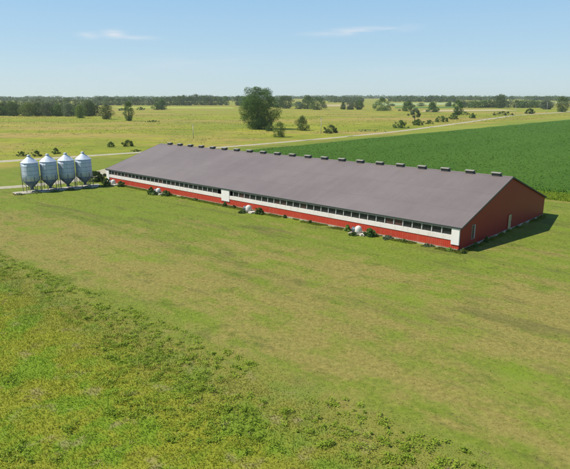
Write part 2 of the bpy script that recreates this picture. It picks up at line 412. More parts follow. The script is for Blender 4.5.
cam = bpy.data.cameras.new('camera'); co = bpy.data.objects.new('camera', cam); COL.objects.link(co)
cam.sensor_width = 36; cam.sensor_fit = 'HORIZONTAL'; cam.lens = 36 * FPX / PW; cam.clip_start = 0.5; cam.clip_end = 30000
co.location = (0, 0, CAMH); co.rotation_euler = (math.pi/2 - PITCH, 0, 0); scene.camera = co
scene.view_settings.view_transform = 'Standard'; scene.view_settings.look = 'None'; scene.view_settings.gamma = 1
scene.view_settings.exposure = 0.40; scene.view_settings.use_curve_mapping = False
scene.render.engine = 'CYCLES'
cy = scene.cycles; cy.max_bounces = 6; cy.diffuse_bounces = 3; cy.transmission_bounces = 3; cy.volume_bounces = 1; cy.transparent_max_bounces = 6
cy.use_denoising = True; cy.use_adaptive_sampling = True; cy.adaptive_threshold = 0.01

# ------------------------------------------------------------------ ground sheet (polar grid to beyond the horizon)
rad = np.concatenate(([0], np.geomspace(20, 14000, 70))); nth = 96
th = np.linspace(0, 2*np.pi, nth, endpoint=False)
RR, TT = np.meshgrid(rad[1:], th, indexing='ij')
gx = (RR*np.sin(TT)).ravel(); gy = (RR*np.cos(TT)).ravel()
gv = np.vstack(([[0, 0, 0]], np.stack((gx, gy, Zt(gx, gy)), 1)))
q = []
for i in range(len(rad)-2):
    j = np.arange(nth); a = 1+i*nth+j; b = 1+i*nth+(j+1)%nth; c_ = a+nth; d_ = b+nth
    q.append(np.stack((a, c_, d_, b), 1))
fq = np.concatenate(q)
j = np.arange(nth); cen = np.stack((np.zeros(nth, int), 1+j, 1+(j+1)%nth), 1)
me = bpy.data.meshes.new('ground')
me.from_pydata(gv.tolist(), [], [t for t in map(tuple, fq.tolist())] + [tuple(t) for t in cen.tolist()])
me.update()
for p_ in me.polygons: p_.use_smooth = True
gr = link('ground', me, M['ground']); tag(gr, 'mown and rough grassland spreading flat to the horizon', 'ground', kind='structure')
bm = bmesh.new(); bm.from_mesh(me); bmesh.ops.recalc_face_normals(bm, faces=bm.faces[:])
if sum(f.normal.z for f in bm.faces) < 0: bmesh.ops.reverse_faces(bm, faces=bm.faces[:])
bm.to_mesh(me); bm.free()

# value noise in numpy for scattering
_tab = rng.random((256, 256))
def vnoise(x, y):
    xi = np.floor(x).astype(int); yi = np.floor(y).astype(int); fx = x-xi; fy = y-yi
    fx = fx*fx*(3-2*fx); fy = fy*fy*(3-2*fy)
    g = lambda a, b: _tab[a % 256, b % 256]
    return (g(xi, yi)*(1-fx)+g(xi+1, yi)*fx)*(1-fy) + (g(xi, yi+1)*(1-fx)+g(xi+1, yi+1)*fx)*fy
def fbm(x, y, o=4):
    s = 0; a = 0.5; t = 0
    for i in range(o): s = s + a*vnoise(x*2**i+17*i, y*2**i+31*i); t += a; a *= 0.55
    return s/t

# ------------------------------------------------------------------ roads (strips with ragged shoulders that rise a little above the grass)
def strip(name, pts, widths, mat, label, cat, z=0.03, step=3.0, rag=0.5):
    P = np.array(pts, float); seg = np.hypot(*np.diff(P, axis=0).T); cs = np.concatenate(([0], np.cumsum(seg)))
    n = max(8, int(cs[-1]/step)); s = np.linspace(0, cs[-1], n)
    # Catmull-like smoothing: dense linear then moving average
    X = np.interp(s, cs, P[:, 0]); Y = np.interp(s, cs, P[:, 1]); Wd = np.interp(s, cs, widths)
    k = max(1, int(12/step))
    for _ in range(2):
        pad = lambda v: np.concatenate((v[0]+(np.arange(-k, 0)*(v[1]-v[0])), v, v[-1]+(np.arange(1, k+1)*(v[-1]-v[-2]))))
        ker = np.ones(2*k+1)/(2*k+1); X = np.convolve(pad(X), ker, 'valid'); Y = np.convolve(pad(Y), ker, 'valid')
    tx = np.gradient(X); ty = np.gradient(Y); L = np.hypot(tx, ty); nx, ny = -ty/L, tx/L
    off = [(-0.5, -0.03), (-0.42, 1), (0, 1.6), (0.42, 1), (0.5, -0.03)]
    vs = []
    for fo, hz in off:
        r_ = rag*(fbm(s*0.25+fo*50, s*0+3.3, 3)-0.5)*2*(abs(fo) > 0.4)
        x = X+nx*(Wd*fo+r_*np.sign(fo)); y = Y+ny*(Wd*fo+r_*np.sign(fo)); vs.append(np.stack((x, y, Zt(x, y)+z*hz), 1))
    V = np.stack(vs, 1).reshape(-1, 3); kk = len(off); F = []
    for i in range(n-1):
        for j_ in range(kk-1): a = i*kk+j_; F.append((a, a+kk, a+kk+1, a+1))
    me = np_mesh(name, V, F, True)
    o = link(name, me, mat); tag(o, label, cat, kind='structure'); return o

road_pts = [uw(172, -260), uw(164, -80), (-91.6, 180.1), (-77.3, 190.4), (-67, 199.5), (-56.3, 209), (-21.2, 236.5), (7.3, 268), (29, 293), (55.5, 326), (73.4, 350), (148.5, 467), (268.5, 661), (412, 828), (760, 1300)]
strip('road', road_pts, [6, 6, 6, 5.5, 5, 4.5, 4.2, 4.2, 4.4, 4.6, 5, 6, 7, 9, 12], M['gravel'], 'pale gravel road running past the barn and out between the fields', 'road', 0.05, 3.0, 0.7)
strip('driveway', [(-45, 215), (-44.5, 196), (-45.5, 178), (-49, 161), (-50.5, 150), (-50.5, 140), (-53.0, 131), (-60, 126.0), (-72, 121.5), (-95, 116), (-140, 108)],
      [9, 7, 6.5, 7.5, 8, 6.5, 5.0, 4.0, 3.4, 3.4, 3.4], M['gravel'], 'gravel driveway curving round the barn end to the feed bins', 'driveway', 0.03, 1.0, 0.5)

# ------------------------------------------------------------------ crop field (canopy surface + leaf clusters)
cu, cw = np.meshgrid(np.arange(-330, 124.1, 2.0), np.arange(57, 560, 2.0), indexing='ij')
edge = np.clip(np.minimum(124-cu, cw-57)/1.5, 0, 1)
nz = fbm(cu*0.6, cw*0.6, 3)
je = (fbm(cw*0.08, cu*0.01+5, 3)-0.5)*5*(cu > 115) + np.interp(cw, [57, 200, 560], [0, 6, 12])*(cu > 100)*(np.clip((cu-100)/24, 0, 1))
PX = A[0]+U[0]*(cu+je)+W[0]*cw; PY = A[1]+U[1]*(cu+je)+W[1]*cw
PZ = -0.05+edge*(0.62+0.14*nz)
ni, nj = cu.shape; V = np.stack((PX, PY, PZ), -1).reshape(-1, 3)
I, J = np.meshgrid(np.arange(ni-1), np.arange(nj-1), indexing='ij'); a = (I*nj+J).ravel()
cm = np_mesh('crop_field', V, np.stack((a, a+nj, a+nj+1, a+1), 1), True)
crop = link('crop_field', cm, M['crop']); tag(crop, 'dark green soybean crop behind the barn', 'crop field', kind='stuff')

def leaf_quads(P, size, up=0.35, aspect=0.62):
    """small randomly turned leaf quads centred on P"""
    n = len(P); size = np.broadcast_to(size, n)
    d = rng.normal(size=(n, 3)); d[:, 2] = np.abs(d[:, 2])*1.0+up; d /= np.linalg.norm(d, axis=1)[:, None]
    t = rng.normal(size=(n, 3)); t -= (t*d).sum(1)[:, None]*d; t /= np.linalg.norm(t, axis=1)[:, None]
    b = np.cross(d, t)
    s = size[:, None]*0.5
    v = np.stack((P-t*s, P-b*s*aspect+d*s*0.15, P+t*s, P+b*s*aspect+d*s*0.15), 1).reshape(-1, 3)
    f = np.arange(n*4).reshape(-1, 4)
    return v, f

n = 170000
lw = 57.5+rng.random(n)**1.35*480; lu = 124-rng.random(n)*(200+lw*0.7)
jx = A[0]+U[0]*lu+W[0]*lw; jy = A[1]+U[1]*lu+W[1]*lw
keep = (jx/np.maximum(jy, 1) < 0.62) & (jx/np.maximum(jy, 1) > -0.12)
P = np.stack((jx, jy, 0.55+rng.random(n)*0.34), 1)[keep]
v, f = leaf_quads(P, (0.18+0.18*rng.random(len(P)))*(1+P[:, 1]/500), 2.2, 0.95)
tag(link('crop_leaves', np_mesh('crop_leaves', v, f), M['crop_leaf']), 'broad leaves standing out of the soybean canopy', 'crop', kind='stuff')

# ------------------------------------------------------------------ distant fields
def poly_field(name, pix, mat, label, dz=0.25, n=14):
    """four image-corner estimates turned into one real quadrilateral sheet that follows the terrain"""
    c = [np.array(at(*p_)) for p_ in pix]
    V = []
    for i in range(n+1):
        for j_ in range(n+1):
            s_, t_ = i/n, j_/n
            p_ = (1-s_)*((1-t_)*c[0]+t_*c[3])+s_*((1-t_)*c[1]+t_*c[2]); V.append((p_[0], p_[1], float(Zt(p_[0], p_[1]))+dz))
    F = [(i*(n+1)+j_, (i+1)*(n+1)+j_, (i+1)*(n+1)+j_+1, i*(n+1)+j_+1) for i in range(n) for j_ in range(n)]
    o = link(name, np_mesh(name, V, F, True), mat); tag(o, label, 'field', kind='structure')
M['verge'] = field_mat('verge_grass', (0.17, 0.215, 0.03), (0.25, 0.27, 0.045))
poly_field('field', [(385, 105.6), (470, 104.4), (474, 102.6), (372, 103.2)], M['f_pale'], 'pale green field strip far right of the big tree')
poly_field('field', [(318, 106.6), (352, 106.2), (350, 104.2), (322, 104.4)], M['f_tan'], 'straw coloured field strip between far tree clumps')
poly_field('field', [(420, 112.0), (520, 110.8), (500, 109.4), (425, 110)], M['f_tan'], 'dry tan pasture strip far beyond the crop')
poly_field('field', [(120, 108.2), (235, 108.6), (232, 107.2), (110, 106.8)], M['f_yell'], 'yellow green field in front of the far left tree line', 0.15)
poly_field('field', [(510, 103.6), (600, 103), (600, 101.6), (520, 102)], M['f_pale'], 'pale field near the horizon on the right')
poly_field('field', [(395, 108.4), (460, 107.6), (458, 106.4), (395, 107)], M['f_green'], 'green field strip beyond the round bushes')
poly_field('verge', [(385, 136), (640, 119.0), (640, 111.5), (430, 128)], M['verge'], 'yellow green verge between road and crop', 0.02, 20)

# ------------------------------------------------------------------ grass blades and weeds close to the camera
def blades(name, P, h, wdt, mat, label, cat, lean=0.45, per=1):
    n = len(P); ang = rng.random(n)*2*np.pi; ln = (rng.random(n)*lean)*h; la = rng.random(n)*2*np.pi
    dx = np.cos(ang)*wdt/2; dy = np.sin(ang)*wdt/2
    z0 = np.zeros(n)
    b0 = np.stack((P[:, 0]-dx, P[:, 1]-dy, z0), 1); b1 = np.stack((P[:, 0]+dx, P[:, 1]+dy, z0), 1)
    tp = np.stack((P[:, 0]+np.cos(la)*ln, P[:, 1]+np.sin(la)*ln, h), 1)
    V = np.stack((b0, b1, tp), 1).reshape(-1, 3); F = np.arange(3*n).reshape(-1, 3)
    o = link(name, np_mesh(name, V, F), mat); tag(o, label, cat, kind='stuff'); return o
def dline(x, y): return 0.654*(x+35.6)+0.757*(y-67.0)
def inview(x, y, m_=6):
    return np.abs(x) < 0.56*y+m_
def scatter(n, x0, x1, y0, y1):
    x = rng.uniform(x0, x1, n); y = rng.uniform(y0, y1, n); return x, y
# rough corner
x, y = scatter(420000, -46, 22, 20, 78); k = (rng.random(len(x)) < np.clip((2.0-dline(x, y)+5*(fbm(x*.4, y*.4)-.5))/5, 0, 1)) & inview(x, y, 5)
x, y = x[k], y[k]; hh = (0.05+0.17*rng.random(len(x))*(0.4+fbm(x*.5, y*.5)))*np.clip((4-dline(x, y))/8, 0.45, 1)
blades('rough_grass', np.stack((x, y), 1), hh, 0.035+0.03*rng.random(len(x)), M['blades'], 'unmown yellow green grass in the near left corner', 'grass', 1.3)
# mown lot
x, y = scatter(330000, -62, 62, 24, 135); k = (dline(x, y) > 0) & inview(x, y, 5) & (rng.random(len(x)) < np.clip(48/y, 0.2, 1))
rx = (x-A[0])*U[0]+(y-A[1])*U[1]; ry = (x-A[0])*W[0]+(y-A[1])*W[1]
k &= ~((rx > -0.3) & (rx < 92) & (ry > -0.3) & (ry < 33))
k &= (rx < 96) | (ry < -8)
x, y = x[k], y[k]
def ground_quads(P, size, up, aspect):
    n = len(P); d = rng.normal(size=(n, 3))*np.array((1, 1, 0.3)); d[:, 2] = np.abs(d[:, 2])+up; d /= np.linalg.norm(d, axis=1)[:, None]
    t = rng.normal(size=(n, 3)); t -= (t*d).sum(1)[:, None]*d; t /= np.linalg.norm(t, axis=1)[:, None]; b = np.cross(d, t); s = size[:, None]*0.5
    return np.stack((P-t*s, P-b*s*aspect, P+t*s, P+b*s*aspect), 1).reshape(-1, 3), np.arange(n*4).reshape(-1, 4)
P = np.stack((x, y, 0.004+0.012*rng.random(len(x))), 1)
v, f = ground_quads(P, (0.05+0.09*rng.random(len(x)))*(1+y/90), 6.0, 0.45)
tag(link('lawn_grass', np_mesh('lawn_grass', v, f), M['lawn_blades']), 'short mown grass of the barn lot', 'grass', kind='stuff')

# weed clumps: leafy little plants gathered in drifts
def weed_pts(nc, cond, spread, per):
    x, y = scatter(nc, -46, 24, 20, 78); k = cond(x, y); x, y = x[k], y[k]
    hs = 0.08+0.26*rng.random(len(x))**1.6; rr = spread*(0.35+rng.random(len(x)))
    out = []; hb = []
    for i in range(len(x)):
        m_ = int(per*rr[i]/spread)+8; d = rng.normal(size=(m_, 2))*rr[i]*0.45; r2 = (d**2).sum(1)/(rr[i]**2)
        zz = hs[i]*np.clip(1.1-0.6*r2, 0.15, 1)*(0.25+0.75*rng.random(m_)**0.6)
        out.append(np.stack((x[i]+d[:, 0], y[i]+d[:, 1], zz), 1))
    return np.concatenate(out)
def drift(x, y):
    # drifts run roughly along the edge of the mown lot
    a_ = 0.757*x-0.654*y; b_ = dline(x, y)
    return fbm(a_*0.12+40, b_*0.22+9, 4)
P = weed_pts(9000, lambda x, y: (dline(x, y) < 0.8) & inview(x, y, 4) & (drift(x, y) > 0.56-0.07*np.exp(-((dline(x, y)+6)/4.0)**2)), 0.42, 46)
v, f = leaf_quads(P, 0.06+0.10*rng.random(len(P)), 1.0, 0.6)
tag(link('weeds', np_mesh('weeds', v, f), M['weeds']), 'fresh green broadleaf weeds in drifts through the rough grass', 'weeds', kind='stuff')
P = weed_pts(1500, lambda x, y: (dline(x, y) < 1.5) & inview(x, y, 4) & (fbm(x*0.3+8, y*0.3) > 0.58), 0.3, 22)
v, f = leaf_quads(P*np.array((1, 1, 0.45)), 0.05+0.08*rng.random(len(P)), 0.1, 0.35)
tag(link('dry_stalks', np_mesh('dry_stalks', v, f), M['straw']), 'dry straw coloured stalks lying in the rough grass', 'dead grass', kind='stuff')

n_ = 40000
yy = 190+rng.random(n_)**0.8*520; xx = (rng.random(n_)*1.3-0.66)*yy
uu = (xx-A[0])*U[0]+(yy-A[1])*U[1]
k = (uu > 168) & (fbm(xx*0.03, yy*0.03, 4) > 0.42+0.14*rng.random(len(xx))); xx, yy = xx[k], yy[k]
P = np.stack((xx, yy, 0.04+0.1*rng.random(len(xx))), 1)
v, f = leaf_quads(P, (0.25+0.4*rng.random(len(P)))*(1+yy/600), 2.6, 0.8)
M['tussock'] = foliage('tussock', (0.19, 0.235, 0.028), (0.28, 0.30, 0.038), 0.05, 0.2, False)
tag(link('pasture_tussocks', np_mesh('pasture_tussocks', v, f), M['tussock']), 'coarse tussocks dotting the pasture beyond the road', 'grass', kind='stuff')

# ------------------------------------------------------------------ plants
def plant_mesh(w, h, n, leaf, kind, seed):
    """crown of leaf clumps in real metres (w across, h tall)"""
    g = np.random.default_rng(seed)
    K = {'bush': 16, 'tree': 24, 'open': 11, 'low': 16}[kind]
    if n > 6000: K = 38
    lo = 0.36 if kind == 'open' else 0.0
    def prof(t):
        if kind == 'open': return math.sqrt(max(0.04, 1-((t-0.45)/0.6)**2))
        if kind == 'tree': return math.sqrt(max(0.05, 1-((t-0.42)/0.66)**2))*(0.72+0.28*min(1, t/0.35))
        return math.sqrt(max(0.05, 1-t**2.3))
    C = []; Rr = []
    for i in range(K):
        t = (i+g.random())/K; t = t if kind in ('tree', 'open') else t**1.35
        br = (0.10+0.15*g.random())*min(w, h)*(0.9 if K > 30 else 1.0)
        a_ = i*2.4+g.random()*1.3; rmax = max(0.0, 0.5*w*prof(t)-br*0.8)
        rmax *= 1+0.22*math.sin(2*a_+seed)+0.12*math.sin(5*a_)
        rr = rmax*(0.5+0.72*g.random()) if i < K-2 else rmax*0.3
        z = (lo+(1-lo)*t)*h*(1 if t < 0.6 else 0.9+0.14*g.random())
        C.append((math.cos(a_)*rr, math.sin(a_)*rr, min(max(z, br*0.6), h-br*0.8))); Rr.append(br)
    C = np.array(C); Rr = np.array(Rr)
    idx = g.choice(K, n, p=Rr**2/(Rr**2).sum())
    d = g.normal(size=(n, 3)); d /= np.linalg.norm(d, axis=1)[:, None]
    r = Rr[idx]*(0.55+0.5*g.random(n)**0.5)*(1+0.18*np.sin(d[:, 0]*5+idx)*np.cos(d[:, 2]*4+idx*2))
    P = C[idx]+d*r[:, None]*np.array((1, 1, 0.85))
    if kind != 'open':   # inner mass that closes the crown between the clumps
        m_ = int(n*(0.20 if n > 6000 else 0.30)); tt = g.random(m_); aa = g.random(m_)*2*math.pi
        rr_ = np.array([prof(t) for t in tt])*0.5*w*(0.30+0.48*g.random(m_)**0.5)*(1+0.18*np.sin(aa*3+tt*7+seed))
        P = np.concatenate((P, np.stack((np.cos(aa)*rr_, np.sin(aa)*rr_, tt*h*0.88), 1)))
        d = np.concatenate((d, np.stack((np.cos(aa), np.sin(aa), tt), 1)))
    ok = P[:, 2] > 0.015*h; P = P[ok]; d = d[ok]
    nn = len(P); dd = d[:nn]*1.5+np.array((0, 0, 0.35))+0.8*g.normal(size=(nn, 3)); dd /= np.linalg.norm(dd, axis=1)[:, None]
    t = g.normal(size=(nn, 3)); t -= (t*dd).sum(1)[:, None]*dd; t /= np.linalg.norm(t, axis=1)[:, None]; b = np.cross(dd, t)
    s = (leaf*(0.6+0.8*g.random(nn)))[:, None]*0.5
    v = np.stack((P-t*s, P-b*s*0.7+dd*s*0.2, P+t*s, P+b*s*0.7+dd*s*0.2), 1).reshape(-1, 3)
    return np_mesh('crown', v, np.arange(nn*4).reshape(-1, 4)), C, Rr

def trunk_obj(parent, w, h, C, nl=6, top=0.62):
    mb = MB(); r0 = 0.026*h+0.02*w
    zt = top*h; pts = [Vector((0, 0, -0.1)), Vector((0.02*w, 0.01*w, zt*0.4)), Vector((-0.01*w, 0.02*w, zt))]
    mb.tube(pts[0], pts[1], r0, r0*0.7, 8); mb.tube(pts[1], pts[2], r0*0.7, r0*0.3, 8)
    for i in range(min(nl, len(C))):
        c_ = Vector(C[i].tolist()); s_ = pts[0].lerp(pts[2], 0.35+0.6*(i/max(1, nl)))
        if c_.z > s_.z*0.8: mb.tube(s_, c_, r0*0.35, r0*0.1, 6)
    return mb.build('trunk', M['bark'], parent)

seed_i = [100]
def plant(name, px, py, top, wpx, kind, mat, label, cat, n=None, group=None, leaf=None):
    x, y = at(px, py); D = depth(x, y); z = float(Zt(x, y))
    w = wpx*D/FPX; h = (py-top)*D/FPX*1.02
    seed_i[0] += 1
    leaf = leaf or max(0.12, D/986*1.0)
    if n is None: n = int(min(3800, max(260, 8.5*w*h/leaf**2)))
    o = empty(name, (x, y, z-0.02), random.random()*6.28)
    tag(o, label, cat, group)
    me, C, Rr = plant_mesh(w*1.15, h, n, leaf, kind, seed_i[0])
    link('crown' if kind in ('tree', 'open') else 'foliage', me, M[mat], o)
    if kind in ('tree', 'open'): trunk_obj(o, w, h, C)
    elif kind == 'bush': 
        mb = MB()
        for i in range(3): mb.tube((0.03*w*i, 0, -0.05), C[i].tolist(), 0.02*h, 0.008*h, 5)
        mb.build('stem', M['bark'], o)
    return o

# the big cottonwood
plant('cottonwood_tree', 258.5, 129, 89, 33.5, 'tree', 'leaf_tree', 'biggest tree, tall ragged dark crown standing alone in the pasture', 'tree', 40000, leaf=0.42)
T = [
 ('tree', 29, 116.3, 103, 16, 'tree', 'leaf_light', 'bright green rounded tree left in the near hedgerow'),
 ('tree', 14, 116, 102, 15, 'tree', 'leaf_tree', 'dark tree at the left end of the near hedgerow'),
 ('tree', 4, 115.5, 103, 13, 'tree', 'leaf_tree', 'dark tree cut off by the left edge of the photo'),
 ('tree', 39, 116, 103, 14, 'tree', 'leaf_dark', 'dark tree right of the bright green one in the hedgerow'),
 ('tree', 48, 116.2, 102.5, 14, 'tree', 'leaf_grey', 'greyish green tree in the middle of the near hedgerow'),
 ('tree', 58, 116.2, 104, 13, 'tree', 'leaf_tree', 'mid green tree right of the greyish hedgerow tree'),
 ('tree', 69, 116.4, 103.5, 14, 'tree', 'leaf_grey', 'pale grey green tree left of the bright hedgerow tree'),
 ('tree', 80.5, 118, 105, 11, 'tree', 'leaf_light', 'bright green tree standing forward of the hedgerow near its right end'),
 ('tree', 89.5, 116.3, 101.2, 14, 'tree', 'leaf_dark', 'tall dark tree at the right end of the near hedgerow'),
 ('tree', 106.5, 119.2, 104, 14, 'tree', 'leaf_tree', 'lone bushy tree just right of the near hedgerow'),
 ('tree', 129, 120.8, 102, 10, 'tree', 'leaf_dark', 'slim dark tree standing alone in the left pasture'),
 ('tree', 157, 109.8, 103, 8, 'tree', 'leaf_tree', 'smaller tree of the pair before the far left tree line'),
 ('tree', 162.5, 109.8, 99.8, 9, 'tree', 'leaf_dark', 'taller tree of the pair before the far left tree line'),
 ('bush', 279, 137, 121.5, 15, 'bush', 'leaf_light', 'light green bush at the right foot of the biggest tree'),
 ('bush', 270, 131, 124, 8, 'bush', 'leaf_tree', 'dark bush between biggest tree and light green bush'),
 ('tree', 302, 130.5, 116, 12, 'bush', 'leaf_bush', 'small round tree right of the light green bush'),
 ('bush', 331, 132.8, 125, 16, 'low', 'leaf_bush', 'low dark spreading bush in the pasture, centre'),
 ('tree', 286, 108.5, 96, 15, 'tree', 'leaf_dark', 'dark tree right behind the biggest tree'),
 ('tree', 299, 109, 101.5, 10, 'tree', 'leaf_grey', 'short greyish tree between two dark far trees'),
 ('tree', 307.5, 109, 95.6, 14, 'tree', 'leaf_tree', 'tall mid green tree in the far central group'),
 ('tree', 317, 109.8, 97.5, 17, 'tree', 'leaf_dark', 'broad dark tree at the right of the far central group'),
 ('bush', 343, 109.3, 102, 6, 'bush', 'leaf_bush', 'narrow small bush left of a pair of low trees'),
 ('tree', 351, 109.6, 101, 11, 'tree', 'leaf_grey', 'pale low tree of the pair right of the central group'),
 ('tree', 359, 109.6, 100.3, 9, 'tree', 'leaf_tree', 'darker low tree of the pair right of the central group'),
 ('tree', 382, 110.8, 97.5, 19, 'bush', 'leaf_dark', 'widest round dark tree beyond the pasture, right of centre'),
 ('tree', 408, 111.3, 101, 14, 'bush', 'leaf_bush', 'round dark tree right of the widest round one'),
 ('tree', 432, 112, 102.2, 12, 'bush', 'leaf_dark', 'round dark tree second right of the widest round one'),
 ('bush', 400.5, 128, 120, 11, 'bush', 'leaf_bush', 'round bush on the pasture close above the road'),
 ('tree', 414.5, 121.5, 109, 11, 'open', 'leaf_grey', 'thin open tree with visible stem beside the roadside bushes'),
 ('bush', 418, 125.2, 119, 13, 'low', 'leaf_bush', 'low bush under the thin open tree'),
 ('bush', 429.5, 124, 119.8, 7, 'low', 'leaf_bush', 'small low bush in the roadside row'),
 ('bush', 442, 121.8, 116, 13, 'low', 'leaf_tree', 'wide bush in the middle of the roadside row'),
 ('bush', 453.5, 119.2, 113, 9, 'bush', 'leaf_bush', 'bush at the right end of the roadside row'),
 ('tree', 457.5, 115, 100.5, 9, 'tree', 'leaf_tree', 'tall narrow tree rising behind the roadside row'),
 ('bush', 449, 106.5, 101, 5, 'bush', 'leaf_bush', 'small far bush left of the tall narrow tree'),
 ('bush', 472.5, 118.2, 113, 6, 'bush', 'leaf_dark', 'small round dark bush alone near the road'),
 ('bush', 464, 114.5, 111.5, 9, 'low', 'leaf_bush', 'flat scrub patch right of the tall narrow tree'),
 ('bush', 502, 115.2, 111.5, 22, 'low', 'leaf_bush', 'long low hedge beside the distant road'),
 ('bush', 529.5, 113.7, 108.3, 10, 'low', 'leaf_dark', 'dark low bush between the two distant poles'),
 ('tree', 500, 108, 94.8, 12, 'tree', 'leaf_dark', 'tallest tree of the far right tree line'),
 ('tree', 562, 112, 97, 15, 'tree', 'leaf_tree', 'large tree at the right edge of the photo'),
 ('tree', 546, 109.3, 100, 13, 'tree', 'leaf_grey', 'pale rounded tree behind the rightmost pole'),
 ('bush', 111, 147, 141.6, 7.5, 'bush', 'leaf_bush', 'smaller of the two round bushes left of the roof end'),
 ('bush', 128.3, 146.2, 139.6, 11, 'bush', 'leaf_dark', 'larger of the two round bushes left of the roof end'),
 ('bush', 22, 156, 151.3, 9, 'low', 'leaf_bush', 'low scrub across the road above the first feed bin'),
 ('bush', 37, 156.2, 150.6, 8, 'low', 'leaf_bush', 'low scrub above the second feed bin'),
 ('bush', 56, 153.8, 147.8, 7, 'bush', 'leaf_bush', 'small bush across the road behind the third feed bin'),
 ('bush', 136, 151.5, 149.2, 10, 'low', 'leaf_bush', 'flat weeds on the road verge by the roof end'),
 ('bush', 153, 122, 120, 10, 'low', 'leaf_bush', 'flat dark scrub right of the slim dark tree'),
 ('bush', 141, 110, 107, 6, 'low', 'leaf_bush', 'tiny bush left of the pair of far trees'),
 ('bush', 122, 110.5, 108, 9, 'low', 'leaf_bush', 'low scrub between hedgerow and far pair of trees'),
 ('bush', 369, 131, 129.3, 28, 'low', 'leaf_grey', 'long patch of weeds just above the road'),
]
for t_ in T:
    nm = 'small_tree' if t_[5] == 'bush' and t_[0] == 'tree' else t_[0]
    nm = {'tree': 'broadleaf_tree', 'small_tree': 'round_tree', 'bush': 'bush'}[nm]
    plant(nm, t_[1], t_[2], t_[3], t_[4], t_[5], t_[6], t_[7], t_[0])

# far tree lines: prototypes copied individually
protos = []
for k in range(7):
    me, C, Rr = plant_mesh(20, 22, 900, 1.6, 'tree', 900+k); me.materials.append(M[('leaf_dark', 'leaf_tree', 'leaf_dark', 'leaf_tree', 'leaf_tree', 'leaf_tree', 'leaf_grey')[k]])
    protos.append((me, C))
proto_used = {}
def far_tree(px, py, top, wpx, label, group):
    x, y = at(px, py); D = depth(x, y); w = wpx*D/FPX; h = (py-top)*D/FPX
    k = random.randrange(7)
    if k not in proto_used:
        o = empty('broadleaf_tree', (0, 0, 0)); link('crown', protos[k][0], None, o); trunk_obj(o, 20, 22, protos[k][1], 3); proto_used[k] = o
    else:
        o = copy_tree(proto_used[k])
    o.location = (x, y, float(Zt(x, y))-0.3); o.rotation_euler.z = random.random()*6.28
    o.scale = (w/17, w/17, h/22); tag(o, label, 'tree', group)
rn = random.Random(5)
def line(x0, x1, step, base, topf, w, label, group):
    x = x0
    while x < x1:
        b_ = base(x) if callable(base) else base; t_ = topf(x) if callable(topf) else topf
        far_tree(x, b_+rn.uniform(-0.25, 0.25), t_+rn.uniform(-0.9, 1.3), w*rn.uniform(0.8, 1.25), label, group); x += step*rn.uniform(0.75, 1.25)
interp = lambda xs, ys: (lambda x: float(np.interp(x, xs, ys)))
line(-14, 98, 7.5, 115.4, 105.2, 11, 'low tree filling the near left hedgerow between the taller ones', 'low trees of the near hedgerow')
line(-16, 100, 6.5, 106.6, interp([0, 60, 100], [99, 98.6, 98.2]), 9, 'tree of the far tree line behind the near left hedgerow', 'trees behind the hedgerow')
line(100, 232, 5.6, 105.3, interp([100, 160, 178, 200, 215, 232], [97.6, 96.6, 94.8, 94.4, 96.3, 96]), 8.5, 'dark tree of the far tree line left of the biggest tree', 'trees of the far left line')
line(238, 250, 5, 105.6, 96.3, 8, 'far tree peeking out directly left of the biggest tree', 'trees left of the biggest tree')
line(272, 283, 5, 107, 97, 8, 'far tree peeking out directly right of the biggest tree', 'trees right of the biggest tree')
line(462, 552, 6.2, 107.6, interp([462, 500, 552], [101, 100, 100.6]), 9.5, 'tree of the line beyond the right pasture', 'trees of the right line')
line(392, 470, 13, 106.2, 102.6, 6, 'small scattered tree beyond the round dark trees', 'scattered far trees')

# far woods at the horizon: reads as one mass
vs = []
for x0, x1, d0, hgt, dens in ((-40, 330, 2600, 19, 0.75), (-60, 620, 3600, 22, 1.0), (328, 362, 2100, 21, 1), (388, 422, 2200, 21, 1), (424, 456, 2100, 23, 1), (456, 640, 2500, 21, 0.9), (-60, 640, 5200, 24, 1)):
    xp = x0
    while xp < x1:
        xp += rn.uniform(0.9, 2.2)
        if rn.random() > dens or vnoise(np.array(xp*0.05+d0), np.array(2.2)) < 0.22: continue
        d_ = d0*(1+rn.uniform(-0.03, 0.03)); X = (xp-PW/2)/FPX*(d_*math.cos(PITCH)); Yy = d_
        hh = hgt*rn.uniform(0.65, 1.12); ww = rn.uniform(14, 26)*d_/2600
        z0 = float(Zt(X, Yy)); n_ = 90
        d3 = rng.normal(size=(n_, 3)); d3 /= np.linalg.norm(d3, axis=1)[:, None]
        vs.append(np.array((X, Yy, z0+hh*0.5))+d3*np.array((ww*0.6, ww*0.6, hh*0.5))*(0.75+0.3*rng.random((n_, 1))))
P = np.concatenate(vs); v, f = leaf_quads(P, 4.6, 0.2, 0.8)
M['leaf_far'] = foliage('leaf_far', (0.055, 0.10, 0.028), (0.11, 0.165, 0.045), 0.01, 0.2, False)
tag(link('distant_woods', np_mesh('distant_woods', v, f), M['leaf_far']), 'hazy blue green woods along the horizon', 'woods', kind='stuff')

